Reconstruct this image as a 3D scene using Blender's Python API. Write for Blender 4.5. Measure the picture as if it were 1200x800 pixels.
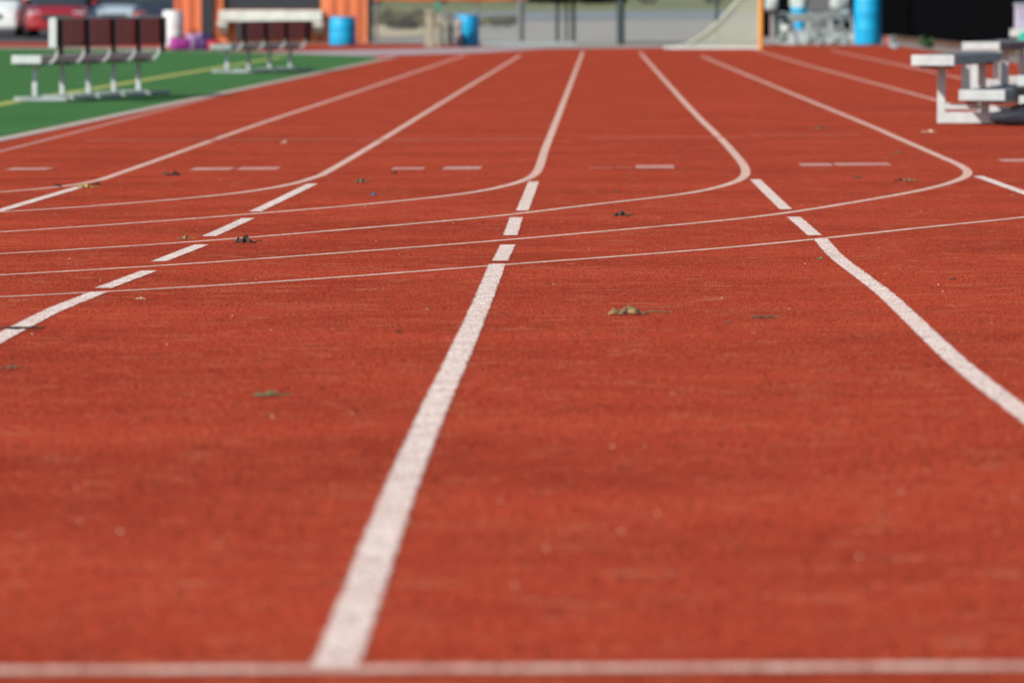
import bpy, bmesh, math, random
from mathutils import Vector, Matrix, noise
for o in list(bpy.data.objects): bpy.data.objects.remove(o, do_unlink=True)
S = bpy.context.scene
COL = S.collection
R = math.radians

# ------------------------------------------------------------------ camera, sky, sun, exposure
F = 10000.0; HC = .9757; YH = 4.0; XV = 700.65          # focal length (px of a 1200 px wide frame), eye height, horizon row, vanishing column
SN, YB, CS = .0050, 41.86, .0061                         # the chute climbs gently towards the camera; the track falls sideways to the infield
yaw = math.atan((XV-600)/F); pit = math.atan((400-YH)/F)
cd = bpy.data.cameras.new('camera'); cam = bpy.data.objects.new('camera', cd); COL.objects.link(cam)
cam.location = (0, 0, HC); cam.rotation_euler = (math.pi/2-pit, 0, yaw)
cd.lens = 300; cd.sensor_width = 36; cd.clip_start = .5; cd.clip_end = 4000
cd.dof.use_dof = True; cd.dof.focus_distance = 30.5; cd.dof.aperture_fstop = 9.5; cd.dof.aperture_blades = 7
S.camera = cam
SUN = Vector((-1, -.9, 1.0)).normalized()
el = math.asin(SUN.z)
W = bpy.data.worlds.new('World'); S.world = W; W.use_nodes = True
nt = W.node_tree; sky = nt.nodes.new('ShaderNodeTexSky'); sky.sky_type = 'NISHITA'; sky.sun_disc = False
sky.sun_elevation = el; sky.sun_rotation = math.atan2(SUN.x, SUN.y)
nt.links.new(sky.outputs[0], nt.nodes['Background'].inputs[0]); nt.nodes['Background'].inputs[1].default_value = .09
sd = bpy.data.lights.new('sun', 'SUN'); sd.energy = 4.4; sd.angle = R(.53); sd.color = (1, .95, .87)
so = bpy.data.objects.new('sun', sd); COL.objects.link(so); so.rotation_euler = SUN.to_track_quat('Z', 'Y').to_euler()
so.location = (-20, -20, 30)
S.view_settings.view_transform = 'Standard'; S.view_settings.look = 'None'; S.view_settings.gamma = 1
S.view_settings.exposure = .38
S.render.resolution_x = 1024; S.render.resolution_y = 682

# ------------------------------------------------------------------ ground shape
def g(X, Y):
    t = (YB-Y)/8.0
    sp = 8*(t if t > 40 else math.log1p(math.exp(t)))
    z = SN*sp + CS*max(-10, min(12, X))
    if Y > 235: z += .012*(min(Y, 420)-235)
    return z
def proj(X, Y, Z):
    c, s = math.cos(yaw), math.sin(yaw); xr = X*c+Y*s; yr = -X*s+Y*c; z = Z-HC
    c, s = math.cos(pit), math.sin(pit); d = yr*c-z*s; u = yr*s+z*c
    return 600+F*xr/d, 400-F*u/d
def gp(x, y, dz=0):                                     # the ground point seen at a place of the 1200 x 800 photograph
    c, s = math.cos(pit), math.sin(pit)
    dx, dy, dz_ = (x-600)/F, c-(400-y)/F*-s, 0
    u = (400-y)/F
    fy = c+u*s; fz = -s+u*c
    c, s = math.cos(yaw), math.sin(yaw)
    vx = dx*c-fy*s; vy = dx*s+fy*c
    lo, hi = 3.0, 600.0
    for _ in range(60):
        m = (lo+hi)/2
        if HC+fz*m > g(vx*m, vy*m): lo = m
        else: hi = m
    return Vector((vx*lo, vy*lo, g(vx*lo, vy*lo)+dz))
def PX(x, Y): return (x-XV)*Y/F
def PZ(y, Y): return HC-(y-YH)*Y/F

# ------------------------------------------------------------------ materials
def mat(name, col, rough=.6, metal=0, spec=.5, noise=None, col2=None, bump=0, bscale=40):
    m = bpy.data.materials.new(name); m.use_nodes = True; n = m.node_tree.nodes; l = m.node_tree.links
    b = n['Principled BSDF']; b.inputs['Base Color'].default_value = (*col, 1); b.inputs['Roughness'].default_value = rough
    b.inputs['Metallic'].default_value = metal; b.inputs['Specular IOR Level'].default_value = spec
    tc = n.new('ShaderNodeTexCoord')
    if noise is None: noise = 6
    if col2 is None: col2 = tuple(c*.82 for c in col)
    t = n.new('ShaderNodeTexNoise'); t.inputs['Scale'].default_value = noise; t.inputs['Detail'].default_value = 5
    r = n.new('ShaderNodeValToRGB'); r.color_ramp.elements[0].position = .38; r.color_ramp.elements[1].position = .66
    r.color_ramp.elements[0].color = (*col2, 1); r.color_ramp.elements[1].color = (*col, 1)
    l.new(tc.outputs['Object'], t.inputs['Vector']); l.new(t.outputs[0], r.inputs[0]); l.new(r.outputs[0], b.inputs['Base Color'])
    if bump:
        t2 = n.new('ShaderNodeTexNoise'); t2.inputs['Scale'].default_value = bscale; t2.inputs['Detail'].default_value = 4
        bp = n.new('ShaderNodeBump'); bp.inputs['Strength'].default_value = bump; bp.inputs['Distance'].default_value = .02
        l.new(tc.outputs['Object'], t2.inputs['Vector']); l.new(t2.outputs[0], bp.inputs['Height']); l.new(bp.outputs[0], b.inputs['Normal'])
    return m

def N(m, t, **kw):
    n = m.node_tree.nodes.new(t)
    for k, v in kw.items():
        if k in n.inputs: n.inputs[k].default_value = v
        else: setattr(n, k, v)
    return n
def track_colour(m):
    """granulated red polyurethane: returns the colour socket and a grain socket"""
    l = m.node_tree.links
    tc = N(m, 'ShaderNodeTexCoord')
    def noise(scale, detail, rough=.5, stretch=None):
        t = N(m, 'ShaderNodeTexNoise', Scale=scale, Detail=detail, Roughness=rough)
        if stretch:
            mp = N(m, 'ShaderNodeMapping'); mp.inputs['Scale'].default_value = stretch
            l.new(tc.outputs['Object'], mp.inputs[0]); l.new(mp.outputs[0], t.inputs['Vector'])
        else: l.new(tc.outputs['Object'], t.inputs['Vector'])
        return t.outputs[0]
    def ramp(s, p0, p1, c0, c1):
        r = N(m, 'ShaderNodeValToRGB'); e = r.color_ramp.elements
        e[0].position, e[1].position = p0, p1; e[0].color, e[1].color = (*c0, 1), (*c1, 1)
        l.new(s, r.inputs[0]); return r.outputs[0]
    def mix(f, a, b, kind='MIX', fac=None):
        x = N(m, 'ShaderNodeMixRGB', blend_type=kind)
        if fac is not None: x.inputs[0].default_value = fac
        else: l.new(f, x.inputs[0])
        for i, q in ((1, a), (2, b)):
            if isinstance(q, tuple): x.inputs[i].default_value = (*q, 1)
            else: l.new(q, x.inputs[i])
        return x.outputs[0]
    broad = ramp(noise(.55, 4), .38, .62, (.305, .0335, .0145), (.395, .0475, .021))
    bl = ramp(noise(3.1, 6, .62), .5, .72, (0, 0, 0), (.38, .38, .38))            # pale scuffs
    c = mix(bl, broad, (.43, .10, .042))
    bd = ramp(noise(1.7, 6, .6, (1, .8, 1)), .50, .70, (0, 0, 0), (.42, .42, .42))      # darker rubbed patches
    c = mix(bd, c, (.205, .021, .0085))
    st = ramp(noise(7.5, 8, .68, (1, .75, 1)), .545, .66, (0, 0, 0), (.52, .52, .52))      # dusty streaks
    c = mix(st, c, (.47, .16, .085))
    gr = noise(320, 2, .75, (1, .05, 1))                                           # granules, rolled along the lanes
    gd = ramp(gr, .41, .50, (.78, .78, .78), (0, 0, 0)); c = mix(gd, c, (.045, .007, .004))
    gl = ramp(gr, .55, .68, (0, 0, 0), (.75, .75, .75)); c = mix(gl, c, (.58, .12, .045))
    return c, gr, noise, ramp, mix
def track_mat():
    m = bpy.data.materials.new('red_track_rubber'); m.use_nodes = True; l = m.node_tree.links
    c, gr, noise, ramp, mix = track_colour(m)
    b = m.node_tree.nodes['Principled BSDF']; l.new(c, b.inputs['Base Color'])
    b.inputs['Roughness'].default_value = 1; b.inputs['Specular IOR Level'].default_value = .02
    return m
def paint_mat(name, white, cover, edge=.16):
    m = bpy.data.materials.new(name); m.use_nodes = True; l = m.node_tree.links
    c, gr, noise, ramp, mix = track_colour(m)
    uv = N(m, 'ShaderNodeUVMap'); sx = N(m, 'ShaderNodeSeparateXYZ'); l.new(uv.outputs[0], sx.inputs[0])
    # v runs 0..1 across the line; ragged edges
    a = N(m, 'ShaderNodeMath', operation='SUBTRACT'); l.new(sx.outputs[1], a.inputs[0]); a.inputs[1].default_value = .5
    ab = N(m, 'ShaderNodeMath', operation='ABSOLUTE'); l.new(a.outputs[0], ab.inputs[0])
    en = noise(90, 3, .6, (1, .12, 1)); em = N(m, 'ShaderNodeMath', operation='MULTIPLY_ADD'); l.new(en, em.inputs[0]); em.inputs[1].default_value = edge*1.6
    l.new(ab.outputs[0], em.inputs[2])
    inside = ramp(em.outputs[0], .46+edge*.55, .50+edge*.8, (1, 1, 1), (0, 0, 0))
    wear = ramp(noise(320, 2, .8, (1, .05, 1)), .40-.08*(1-cover), .48+.1*(1-cover), (.18, .18, .18), (1, 1, 1))
    patch = ramp(noise(7, 6, .65), .36, .60, (.15+.62*cover,)*3, (1, 1, 1))
    k = mix(None, wear, patch, 'MULTIPLY', 1.0); k = mix(None, k, inside, 'MULTIPLY', 1.0)
    k = mix(None, k, (cover,)*3, 'MULTIPLY', 1.0)
    dirty = ramp(noise(14, 4), .35, .7, tuple(v*.86 for v in white), white)
    out = mix(k, c, dirty)
    b = m.node_tree.nodes['Principled BSDF']; l.new(out, b.inputs['Base Color']); b.inputs['Roughness'].default_value = .75
    b.inputs['Specular IOR Level'].default_value = .1
    return m
M = {}
M['track'] = track_mat()
M['paint'] = paint_mat('white_lane_paint', (.82, .70, .62), 1.0, .24)
M['worn'] = paint_mat('worn_lane_paint', (.82, .61, .50), .86)
M['faded'] = paint_mat('faded_mark_paint', (.72, .52, .45), .58)
M['ghost'] = paint_mat('old_mark_paint', (.62, .36, .28), .2)
M['seam'] = mat('dark_seam_rubber', (.17, .020, .009), .95, spec=.02, noise=9)
M['turf'] = mat('green_turf', (.060, .160, .050), .95, spec=.03, noise=.9, col2=(.040, .118, .038), bump=.6, bscale=60)
M['pave'] = mat('pale_pavement', (.27, .255, .225), .9, spec=.1, noise=.35, col2=(.23, .22, .195), bump=.3, bscale=30)
M['road'] = mat('blue_grey_asphalt', (.155, .175, .19), .85, noise=.3, col2=(.125, .145, .16))
M['asphalt_with_car_shade'] = mat('parking_asphalt_with_car_shade', (.045, .045, .05), .85, noise=2)  # dark asphalt, with the shade under the cars painted into its tone
M['verge'] = mat('dry_green_grass', (.135, .15, .035), .95, noise=.5, col2=(.09, .11, .028), bump=.8, bscale=8)
M['sand'] = mat('tan_sand', (.42, .35, .22), .95, noise=.8, col2=(.33, .28, .18), bump=.5, bscale=10)
M['strip'] = mat('lilac_grey_concrete', (.33, .26, .27), .9, noise=1.5, col2=(.27, .21, .22))
M['concrete'] = mat('curb_concrete', (.42, .34, .29), .9, noise=5, col2=(.33, .25, .21))
M['litterbed'] = mat('brown_leaf_mulch', (.16, .068, .026), .95, noise=3, col2=(.08, .035, .018), bump=1, bscale=20)
M['gravel'] = mat('grey_gravel', (.24, .20, .18), .95, noise=8, col2=(.17, .145, .13), bump=.6, bscale=40)
M['yellow'] = mat('yellow_turf_paint', (.46, .38, .06), .9, noise=1.2, col2=(.17, .25, .06))
M['bluel'] = mat('blue_turf_paint', (.04, .13, .22), .9, noise=4, col2=(.045, .14, .12))
M['whitel'] = mat('white_turf_paint', (.5, .55, .45), .9, noise=4, col2=(.25, .35, .2))
M['alu'] = mat('brushed_aluminium', (.42, .44, .45), .5, .25, noise=9, col2=(.34, .36, .37))
M['shaded_alu'] = mat('shade_toned_aluminium', (.21, .215, .22), .6, .1, noise=9, col2=(.15, .155, .16))  # aluminium darkened overall to paint in the shade on the plank sides
M['whitemetal'] = mat('white_coated_metal', (.54, .585, .585), .5, noise=8, col2=(.45, .49, .49))
M['galv'] = mat('galvanised_steel', (.50, .54, .56), .55, .1, noise=12, col2=(.40, .43, .45))
M['skid'] = mat('dull_skid_metal', (.30, .35, .35), .6, noise=12, col2=(.24, .28, .28))
M['maroon'] = mat('maroon_bench_board', (.38, .068, .042), .6, noise=3, col2=(.29, .052, .034))
M['blackmetal'] = mat('black_steel', (.018, .019, .021), .5, noise=6)
M['darkgreen'] = mat('dark_green_steel', (.035, .055, .055), .5, noise=6)
M['greypost'] = mat('grey_steel_post', (.15, .16, .16), .6, noise=6)
M['orange'] = mat('orange_wall_boards', (.70, .20, .075), .7, noise=2.5, col2=(.62, .165, .06))
M['orangedk'] = mat('orange_batten', (.52, .12, .045), .6, noise=3)
M['counter'] = mat('white_counter_top', (.64, .67, .61), .6, noise=4)
M['darkglass'] = mat('dark_shutter', (.028, .034, .042), .35, noise=2)
M['roof'] = mat('grey_roof_sheet', (.12, .12, .125), .6, noise=3)
M['bluebarrel'] = mat('sky_blue_plastic', (.002, .36, .66), .5, noise=4, col2=(.002, .31, .58))
M['cyan'] = mat('cyan_plastic', (.01, .45, .80), .4, noise=5)
M['white'] = mat('white_plastic', (.66, .71, .70), .5, noise=4, col2=(.56, .61, .61))
M['hurdlebar'] = mat('weathered_hurdle_board', (.30, .36, .345), .7, noise=7, col2=(.15, .18, .18))
M['magenta'] = mat('magenta_nylon', (.36, .03, .26), .7, noise=9, col2=(.24, .02, .19))
M['lilac'] = mat('lilac_nylon', (.30, .19, .36), .6, noise=9)
M['palebox'] = mat('pale_lilac_plastic', (.45, .42, .55), .6, noise=9, col2=(.34, .33, .42))
M['sackcloth'] = mat('off_white_sackcloth', (.46, .52, .50), .9, noise=7, col2=(.34, .39, .38))
M['bluesack'] = mat('pale_blue_sackcloth', (.32, .42, .50), .9, noise=7, col2=(.25, .33, .40))
M['purple'] = mat('dark_purple_nylon', (.045, .012, .10), .6, noise=9)
M['navy'] = mat('navy_nylon', (.008, .009, .02), .7, noise=9, bump=.4, bscale=30)
M['redcloth'] = mat('red_nylon', (.42, .02, .035), .6, noise=9)
M['blackcloth'] = mat('black_screen_fabric', (.0026, .0027, .003), 1, spec=0, noise=3, col2=(.002, .002, .0022))
M['stone'] = mat('pale_stone', (.36, .345, .255), .9, noise=9, col2=(.28, .27, .20), bump=.4, bscale=14)
M['greybin'] = mat('grey_green_metal', (.17, .18, .15), .6, noise=6)
M['pinkstone'] = mat('pinkish_stone', (.40, .31, .28), .9, noise=9)
M['greenplastic'] = mat('green_plastic', (.02, .22, .11), .5, noise=5)
M['teal'] = mat('teal_plastic', (.0, .40, .27), .45, noise=5)
M['navyplastic'] = mat('blue_plastic', (.01, .16, .42), .45, noise=5)
M['orangebanner'] = mat('orange_banner', (.40, .105, .03), .8, noise=3)
M['pipe'] = mat('yellow_orange_pipe_paint', (.80, .33, .035), .4, noise=5)
M['tyre'] = mat('tyre_rubber', (.02, .02, .02), .8)
M['rim'] = mat('alloy_rim', (.5, .5, .52), .3, .8)
M['carglass'] = mat('car_glass', (.03, .04, .05), .08, noise=1)
M['lamp'] = mat('headlamp_glass', (.75, .78, .8), .08, .4)
M['orangelamp'] = mat('amber_lamp', (.5, .09, .02), .2)
M['chrome'] = mat('chrome_trim', (.75, .75, .76), .12, 1)
def carpaint(n, c):
    m = mat(n, c, .28, .1, noise=1, col2=tuple(v*.95 for v in c)); m.node_tree.nodes['Principled BSDF'].inputs['Coat Weight'].default_value = .35; return m
M['carred'] = carpaint('red_car_paint', (.27, .006, .010)); M['carwhite'] = carpaint('white_car_paint', (.72, .76, .74))
M['carsilver'] = carpaint('blue_silver_car_paint', (.36, .44, .50)); M['cardark'] = carpaint('dark_blue_car_paint', (.02, .025, .045))
M['bark'] = mat('bark', (.10, .075, .05), .9, noise=10, bump=.6)
M['leafdark'] = mat('dark_foliage', (.030, .045, .020), .7, noise=2, col2=(.018, .028, .013))
M['leafolive'] = mat('olive_foliage', (.115, .105, .032), .8, noise=2, col2=(.075, .075, .024))
M['leafgreen'] = mat('green_foliage', (.05, .14, .04), .7, noise=3)

m_ = M['blackcloth']; df = N(m_, 'ShaderNodeBsdfDiffuse'); df.inputs[0].default_value = (.004, .0042, .005, 1)
m_.node_tree.links.new(df.outputs[0], m_.node_tree.nodes['Material Output'].inputs[0])
# ------------------------------------------------------------------ building blocks
def tag(o, label=None, cat=None, group=None, kind=None):
    if label: o['label'] = label
    if cat: o['category'] = cat
    if group: o['group'] = group
    if kind: o['kind'] = kind
    return o
class MB:
    def __init__(s): s.v = []; s.f = []; s.uv = {}
    def add(s, vs, fs):
        n = len(s.v); s.v += [tuple(v) for v in vs]; s.f += [tuple(n+i for i in f) for f in fs]; return s
    def box(s, x0, x1, y0, y1, z0, z1, bev=0, seg=2, T=None):
        bm = bmesh.new(); bmesh.ops.create_cube(bm, size=1)
        for v in bm.verts: v.co = Vector(((x0+x1)/2+v.co.x*(x1-x0), (y0+y1)/2+v.co.y*(y1-y0), (z0+z1)/2+v.co.z*(z1-z0)))
        if bev: bmesh.ops.bevel(bm, geom=bm.edges[:], offset=bev, segments=seg, affect='EDGES', profile=.5)
        if T is not None: bmesh.ops.transform(bm, matrix=T, verts=bm.verts[:])
        bm.verts.index_update(); s.add([v.co[:] for v in bm.verts], [[v.index for v in f.verts] for f in bm.faces]); bm.free(); return s
    def tube(s, pts, r, n=10, cap=True, closed=False):
        pts = [Vector(p) for p in pts]; rs = r if isinstance(r, (list, tuple)) else [r]*len(pts); base = len(s.v); up = None
        for i, p in enumerate(pts):
            t = (pts[min(i+1, len(pts)-1)]-pts[max(i-1, 0)]).normalized()
            if up is None: up = Vector((0, 0, 1)) if abs(t.z) < .9 else Vector((1, 0, 0))
            a = t.cross(up).normalized(); b = a.cross(t).normalized(); up = b
            for k in range(n):
                q = 2*math.pi*k/n; s.v.append(tuple(p+a*math.cos(q)*rs[i]+b*math.sin(q)*rs[i]))
        for i in range(len(pts)-1):
            for k in range(n):
                a0 = base+i*n+k; a1 = base+i*n+(k+1) % n; s.f.append((a0, a1, a1+n, a0+n))
        if cap: s.f.append(tuple(base+k for k in range(n))[::-1]); s.f.append(tuple(base+(len(pts)-1)*n+k for k in range(n)))
        return s
    def lathe(s, prof, n=28, c=(0, 0, 0), cap=True):
        base = len(s.v)
        for (r, z) in prof:
            for k in range(n):
                q = 2*math.pi*k/n; s.v.append((c[0]+r*math.cos(q), c[1]+r*math.sin(q), c[2]+z))
        for i in range(len(prof)-1):
            for k in range(n):
                a = base+i*n+k; b = base+i*n+(k+1) % n; s.f.append((a, b, b+n, a+n))
        if cap: s.f.append(tuple(base+k for k in range(n))[::-1]); s.f.append(tuple(base+(len(prof)-1)*n+k for k in range(n)))
        return s
    def prism(s, pts2, axis, a, b):                     # outline extruded along one axis
        n = len(pts2); P = []
        for t in (a, b):
            for (u, v) in pts2: P.append({'x': (t, u, v), 'y': (u, t, v), 'z': (u, v, t)}[axis])
        fs = [tuple(range(n)), tuple(range(n, 2*n))[::-1]]+[(i, (i+1) % n, n+(i+1) % n, n+i) for i in range(n)]
        return s.add(P, fs)
    def build(s, name, m, parent=None, smooth=False, loc=None):
        me = bpy.data.meshes.new(name); me.from_pydata(s.v, [], s.f); me.update()
        bm = bmesh.new(); bm.from_mesh(me); bmesh.ops.recalc_face_normals(bm, faces=bm.faces[:]); bm.to_mesh(me); bm.free()
        ms = m if isinstance(m, (list, tuple)) else [m]
        for q in ms: me.materials.append(M[q] if isinstance(q, str) else q)
        if smooth:
            for p in me.polygons: p.use_smooth = True
            try: me.set_sharp_from_angle(angle=R(40))
            except Exception: pass
        o = bpy.data.objects.new(name, me); COL.objects.link(o)
        if parent: o.parent = parent
        if loc is not None: o.location = loc
        return o
def empty(name, loc, rz, label, cat, group=None):
    o = bpy.data.objects.new(name, None); COL.objects.link(o); o.location = loc; o.rotation_euler = (0, 0, rz); o.empty_display_size = .2
    return tag(o, label, cat, group)
def copy_tree(o, loc, rz, label=None, parent=None):
    c = o.copy(); COL.objects.link(c)
    if parent is None: c.location = loc; c.rotation_euler = (0, 0, rz); c['label'] = label
    else: c.parent = parent
    for ch in list(o.children): copy_tree(ch, None, 0, None, c)
    return c

# ------------------------------------------------------------------ the setting: ground sheets
def sheet(name, rows, m, lift):                        # rows: list of lists of (X, Y), all the same length
    mb = MB(); n = len(rows[0])
    mb.v = [(X, Y, g(X, Y)+lift) for r in rows for (X, Y) in r]
    mb.f = [(i*n+j, i*n+j+1, (i+1)*n+j+1, (i+1)*n+j) for i in range(len(rows)-1) for j in range(n-1)]
    return tag(mb.build(name, m), kind='structure')
def lin(a, b, n): return [a+(b-a)*i/(n-1) for i in range(n)]
ys = lin(-60, 100, 161)+lin(102, 235, 60)+[240, 245, 250, 260, 270, 280, 290, 300, 330, 360, 420, 600, 900, 1500, 2500]
xs = [-1200, -400, -150, -60, -30, -15, -10, -5, 0, 6, 12, 20, 40, 80, 200, 500, 1200]
sheet('ground', [[(x, y) for x in xs] for y in ys], 'pave', 0)
# red track: a straight with its outer edge at X = 6.5, its inner one on the kerb; nearer than 51 m the oval turns off to the left
XIN, XOUT, YT, XC = -4.30, 6.55, 51.0, -42.0
RIN = XIN-XC
def inner(Y):
    if Y >= YT: return XIN+.0062*(min(Y, 160)-61)
    d = YT-Y
    return XC+math.sqrt(RIN*RIN-d*d) if d < RIN else -60
rows = []
for y in lin(-40, 130, 171):
    xi = inner(y); xi = max(xi, -60)
    rows.append([(xi+(XOUT-xi)*t, y) for t in lin(0, 1, 41)])
endL = gp(432, 66); endM = gp(560, 62.5); endN = gp(640, 57.5); endP = gp(780, 56); endQ = gp(900, 53); endR = gp(1030, 53.5)
sheet('track', rows, 'track', .002)
def flat(name, pts, m, lift):
    mb = MB(); mb.v = [(p[0], p[1], g(p[0], p[1])+lift) for p in pts]; mb.f = [tuple(range(len(pts)))]
    bm_ok = mb.build(name, m); 
    bm = bmesh.new(); bm.from_mesh(bm_ok.data); bmesh.ops.triangulate(bm, faces=bm.faces[:]); bm.to_mesh(bm_ok.data); bm.free()
    return tag(bm_ok, kind='structure')
flat('track', [(inner(130), 130), (XOUT, 130), (XOUT, endR.y), endR, endQ, endP, endN, endM, endL, (inner(150), 150)], 'track', .002)
flat('track', [gp(310, 61), gp(430, 58.5), gp(600, 55), gp(430, 51), (PX(200, 215), 215), (-9.9, gp(205, 58).y)], 'track', .002)
flat('track', [(-9.9, 198), (-9.9, 224), (-45, 224), (-45, 206), (-16, 204)], 'track', .002)
flat('drain_strip', [gp(290, 65.5), gp(432, 65.8), gp(560, 62), gp(640, 57.2), gp(640, 55.6), gp(600, 55.3), gp(430, 58.8), gp(300, 61.5)], 'strip', .002)
# green infield
rows = []
for y in lin(20, 150, 131):
    xi = max(inner(y)-.14, -60)
    rows.append([(x, y) for x in sorted([-80, -10.0 if xi > -10 else -79, xi])])
sheet('infield_turf', rows, 'turf', .006)
flat('infield_turf', [(inner(150)-.14, 150), gp(440, 66.8), gp(300, 62.5), (-9.99, gp(205, 59).y), (-9.99, 150)], 'turf', .006)
flat('infield_turf', [(-10, 150), (-10, gp(205, 59).y), (-15.5, 197), (-80, 200), (-80, 150)], 'turf', .006)
# inner kerb
mb = MB(); pr = []
for y in lin(16, 158, 143): pr.append((inner(y)-.07, y))
for i in range(len(pr)):
    a = Vector(pr[max(i-1, 0)]); b = Vector(pr[min(i+1, len(pr)-1)]); t = (b-a).normalized(); nn = Vector((t.y, -t.x))*.07
    for q, h in ((-1, 0), (-1, .008), (1, .008), (1, 0)): mb.v.append((pr[i][0]+nn.x*q, pr[i][1]+nn.y*q, g(*pr[i])+h))
for i in range(len(pr)-1):
    for k in range(3): mb.f.append((i*4+k, i*4+k+1, i*4+k+5, i*4+k+4))
tag(mb.build('inner_kerb', 'concrete'), kind='structure')
# outer border: gravel strip and a bed of brown leaves along the screen fence
sheet('gravel_border', [[(XOUT, y), (7.5, y)] for y in lin(-20, 230, 251)], 'gravel', .003)
sheet('leaf_mulch_bed', [[(7.35+.12*math.sin(y*.7)+.06*math.sin(y*2.9), y), (9.2, y)] for y in lin(-20, 235, 256)], 'litterbed', .008)
# beyond the fence: far road, verge, sand
sheet('far_road', [[(-200, y), (-10, y), (12, y), (200, y)] for y in (272, 280, 286, 292)], 'road', .02)
sheet('grass_verge', [[(-300, y), (-10, y), (12, y), (300, y)] for y in (292, 300, 320, 360, 420)], 'verge', .03)
sheet('asphalt_with_car_shade', [[(x, y) for x in (-60, -20, -10, -9.7)] for y in (224, 235, 245, 262)], 'asphalt_with_car_shade', .004)  # parking asphalt; its dark colour also stands in for the cars' shadow
flat('sand_patch', [(PX(436, 240), 240), (PX(470, 240), 238.5), (PX(500, 240), 243), (PX(528, 258), 258), (PX(525, 270), 270), (PX(430, 270), 270)], 'sand', .03)

# ------------------------------------------------------------------ painted lines
def spline(P, step=.35):
    P = [Vector(p[:2]) for p in P]; P = [P[0]*2-P[1]]+P+[P[-1]*2-P[-2]]; out = []
    for i in range(1, len(P)-2):
        p0, p1, p2, p3 = P[i-1:i+3]; n = max(2, int((p2-p1).length/step))
        for k in range(n):
            t = k/n
            out.append(.5*((2*p1)+(p2-p0)*t+(2*p0-5*p1+4*p2-p3)*t*t+(3*p1-p0-3*p2+p3)*t**3))
    out.append(P[-2]); return out
def ribbon(name, path, w, m, lift=.0027, smooth=3, square=None, xn=False):
    p = [Vector(q[:2]) for q in path]
    for _ in range(smooth): p = [p[0]]+[(p[i-1]+p[i]*2+p[i+1])/4 for i in range(1, len(p)-1)]+[p[-1]]
    mb = MB()
    for i in range(len(p)):
        t = (p[min(i+1, len(p)-1)]-p[max(i-1, 0)]).normalized(); nn = Vector((t.y, -t.x))*w/2
        if xn: nn = Vector((w/2, 0))
        for q in (-1, 1):
            a = p[i]+nn*q; mb.v.append((a.x, a.y, g(a.x, a.y)+lift))
    mb.f = [(2*i, 2*i+1, 2*i+3, 2*i+2) for i in range(len(p)-1)]
    o = mb.build(name, m); uv = o.data.uv_layers.new(name='UVMap')
    for lp in o.data.loops: uv.data[lp.index].uv = (lp.vertex_index//2*.35, lp.vertex_index % 2)
    return tag(o, kind='structure')
def px_line(name, pts, w, m, lift=.0027, **k): return ribbon(name, spline([gp(*q) for q in pts]), w, m, lift, **k)
LW = .058
B0 = [(545, 65), (430, 104), (300, 147), (150, 200), (115.5, 211.7), (70, 219.8), (0, 225.8), (-90, 232)]
B1 = [(610, 65), (520, 119.5), (400, 192.5), (371, 207.5), (336, 217.7), (280, 226.8), (210, 233.8), (105, 242.5), (0, 249.5), (-90, 254)]
B2 = [(683, 61), (652.7, 140), (640, 172), (630.5, 200), (622, 208), (607, 214.7), (584, 220.2), (560, 225.3), (505, 232.3), (400, 242.6), (297, 251), (210, 258), (105, 265.8), (0, 272.6), (-90, 278)]
B3 = [(750, 62), (800, 118), (843, 161.5), (858, 177.5), (868.5, 190), (874, 199.5), (871.8, 208), (859.5, 215), (835, 221.5), (800, 228.3), (680, 242), (575, 254.8), (400, 270), (245, 282.8), (140, 290.3), (0, 298.3), (-90, 303)]
B4 = [(822, 66), (860, 82), (996, 138), (1045, 159), (1097.5, 182), (1125.5, 194.5), (1135, 202), (1131, 208), (1115, 214.5), (1080, 223.5), (1010, 236), (905, 252.5), (800, 263.5), (697, 272.5), (575, 283.5), (400, 296.7), (210, 311), (0, 323), (-90, 328)]
B5 = [(885, 59), (945, 76.5), (1086, 114.7), (1250, 160), (1380, 196), (1412, 210), (1400, 221), (1330, 237), (1200, 255.3), (1080, 267.3), (957, 281), (800, 295.5), (575, 312), (400, 325.8), (210, 338.6), (0, 349), (-90, 353)]
for i, Bp in enumerate((B0, B1, B2, B3, B4, B5)):
    px_line('lane_line', Bp, .056, 'worn', .0027+.0003*(i % 2), smooth=6)
px_line('lane_line', [(973, 59), (1066, 79), (1200, 109), (1330, 139)], LW, 'worn')
px_line('lane_line', [(452, 64), (400, 76), (250, 114), (0, 178), (-90, 201)], LW, 'faded')
# chute lines: dashes between the turning lines, then solid
def dash(pts, name='lane_dash', w=.062, m='paint'): px_line(name, pts, w, m, .0034, smooth=0, xn=True)
dash([(96, 219), (50, 232.5), (0, 247.5), (-90, 274)], 'lane_line')
for a, b in (((366, 216), (299, 248.5)), ((291, 256.5), (245, 277.5)), ((236, 287.5), (186, 307)), ((175, 318), (121, 338.5))): dash([a, b])
dash([(116, 343), (64, 364), (35, 378.5), (0, 397), (-60, 431)], 'lane_line')
for a, b in (((625.5, 213.5), (612, 247.5)), ((605, 255.5), (598, 276.5)), ((595, 287.5), (586, 306.5))): dash([a, b])
dash([(583, 310), (566, 352), (544.5, 402), (502, 495), (463, 590), (428, 686), (408, 742), (392, 784)], 'lane_line', .063)
for a, b in (((885, 211), (921, 246)), ((930, 255), (955, 276.5))): dash([a, b])
dash([(961.6, 280.6), (978.8, 300.2), (1007.6, 322.6), (1036, 344.5), (1063.7, 370), (1095.3, 400.5), (1124, 426.7), (1158.6, 455), (1200, 486), (1290, 556), (1400, 663), (1520, 781)], 'lane_line', .059)
dash([(1146, 207), (1200, 226.5), (1300, 262)], 'lane_line')
px_line('cross_line', [(-120, 788.5), (600, 786), (1320, 782.5)], .11, 'worn', .0040, smooth=0)
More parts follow.
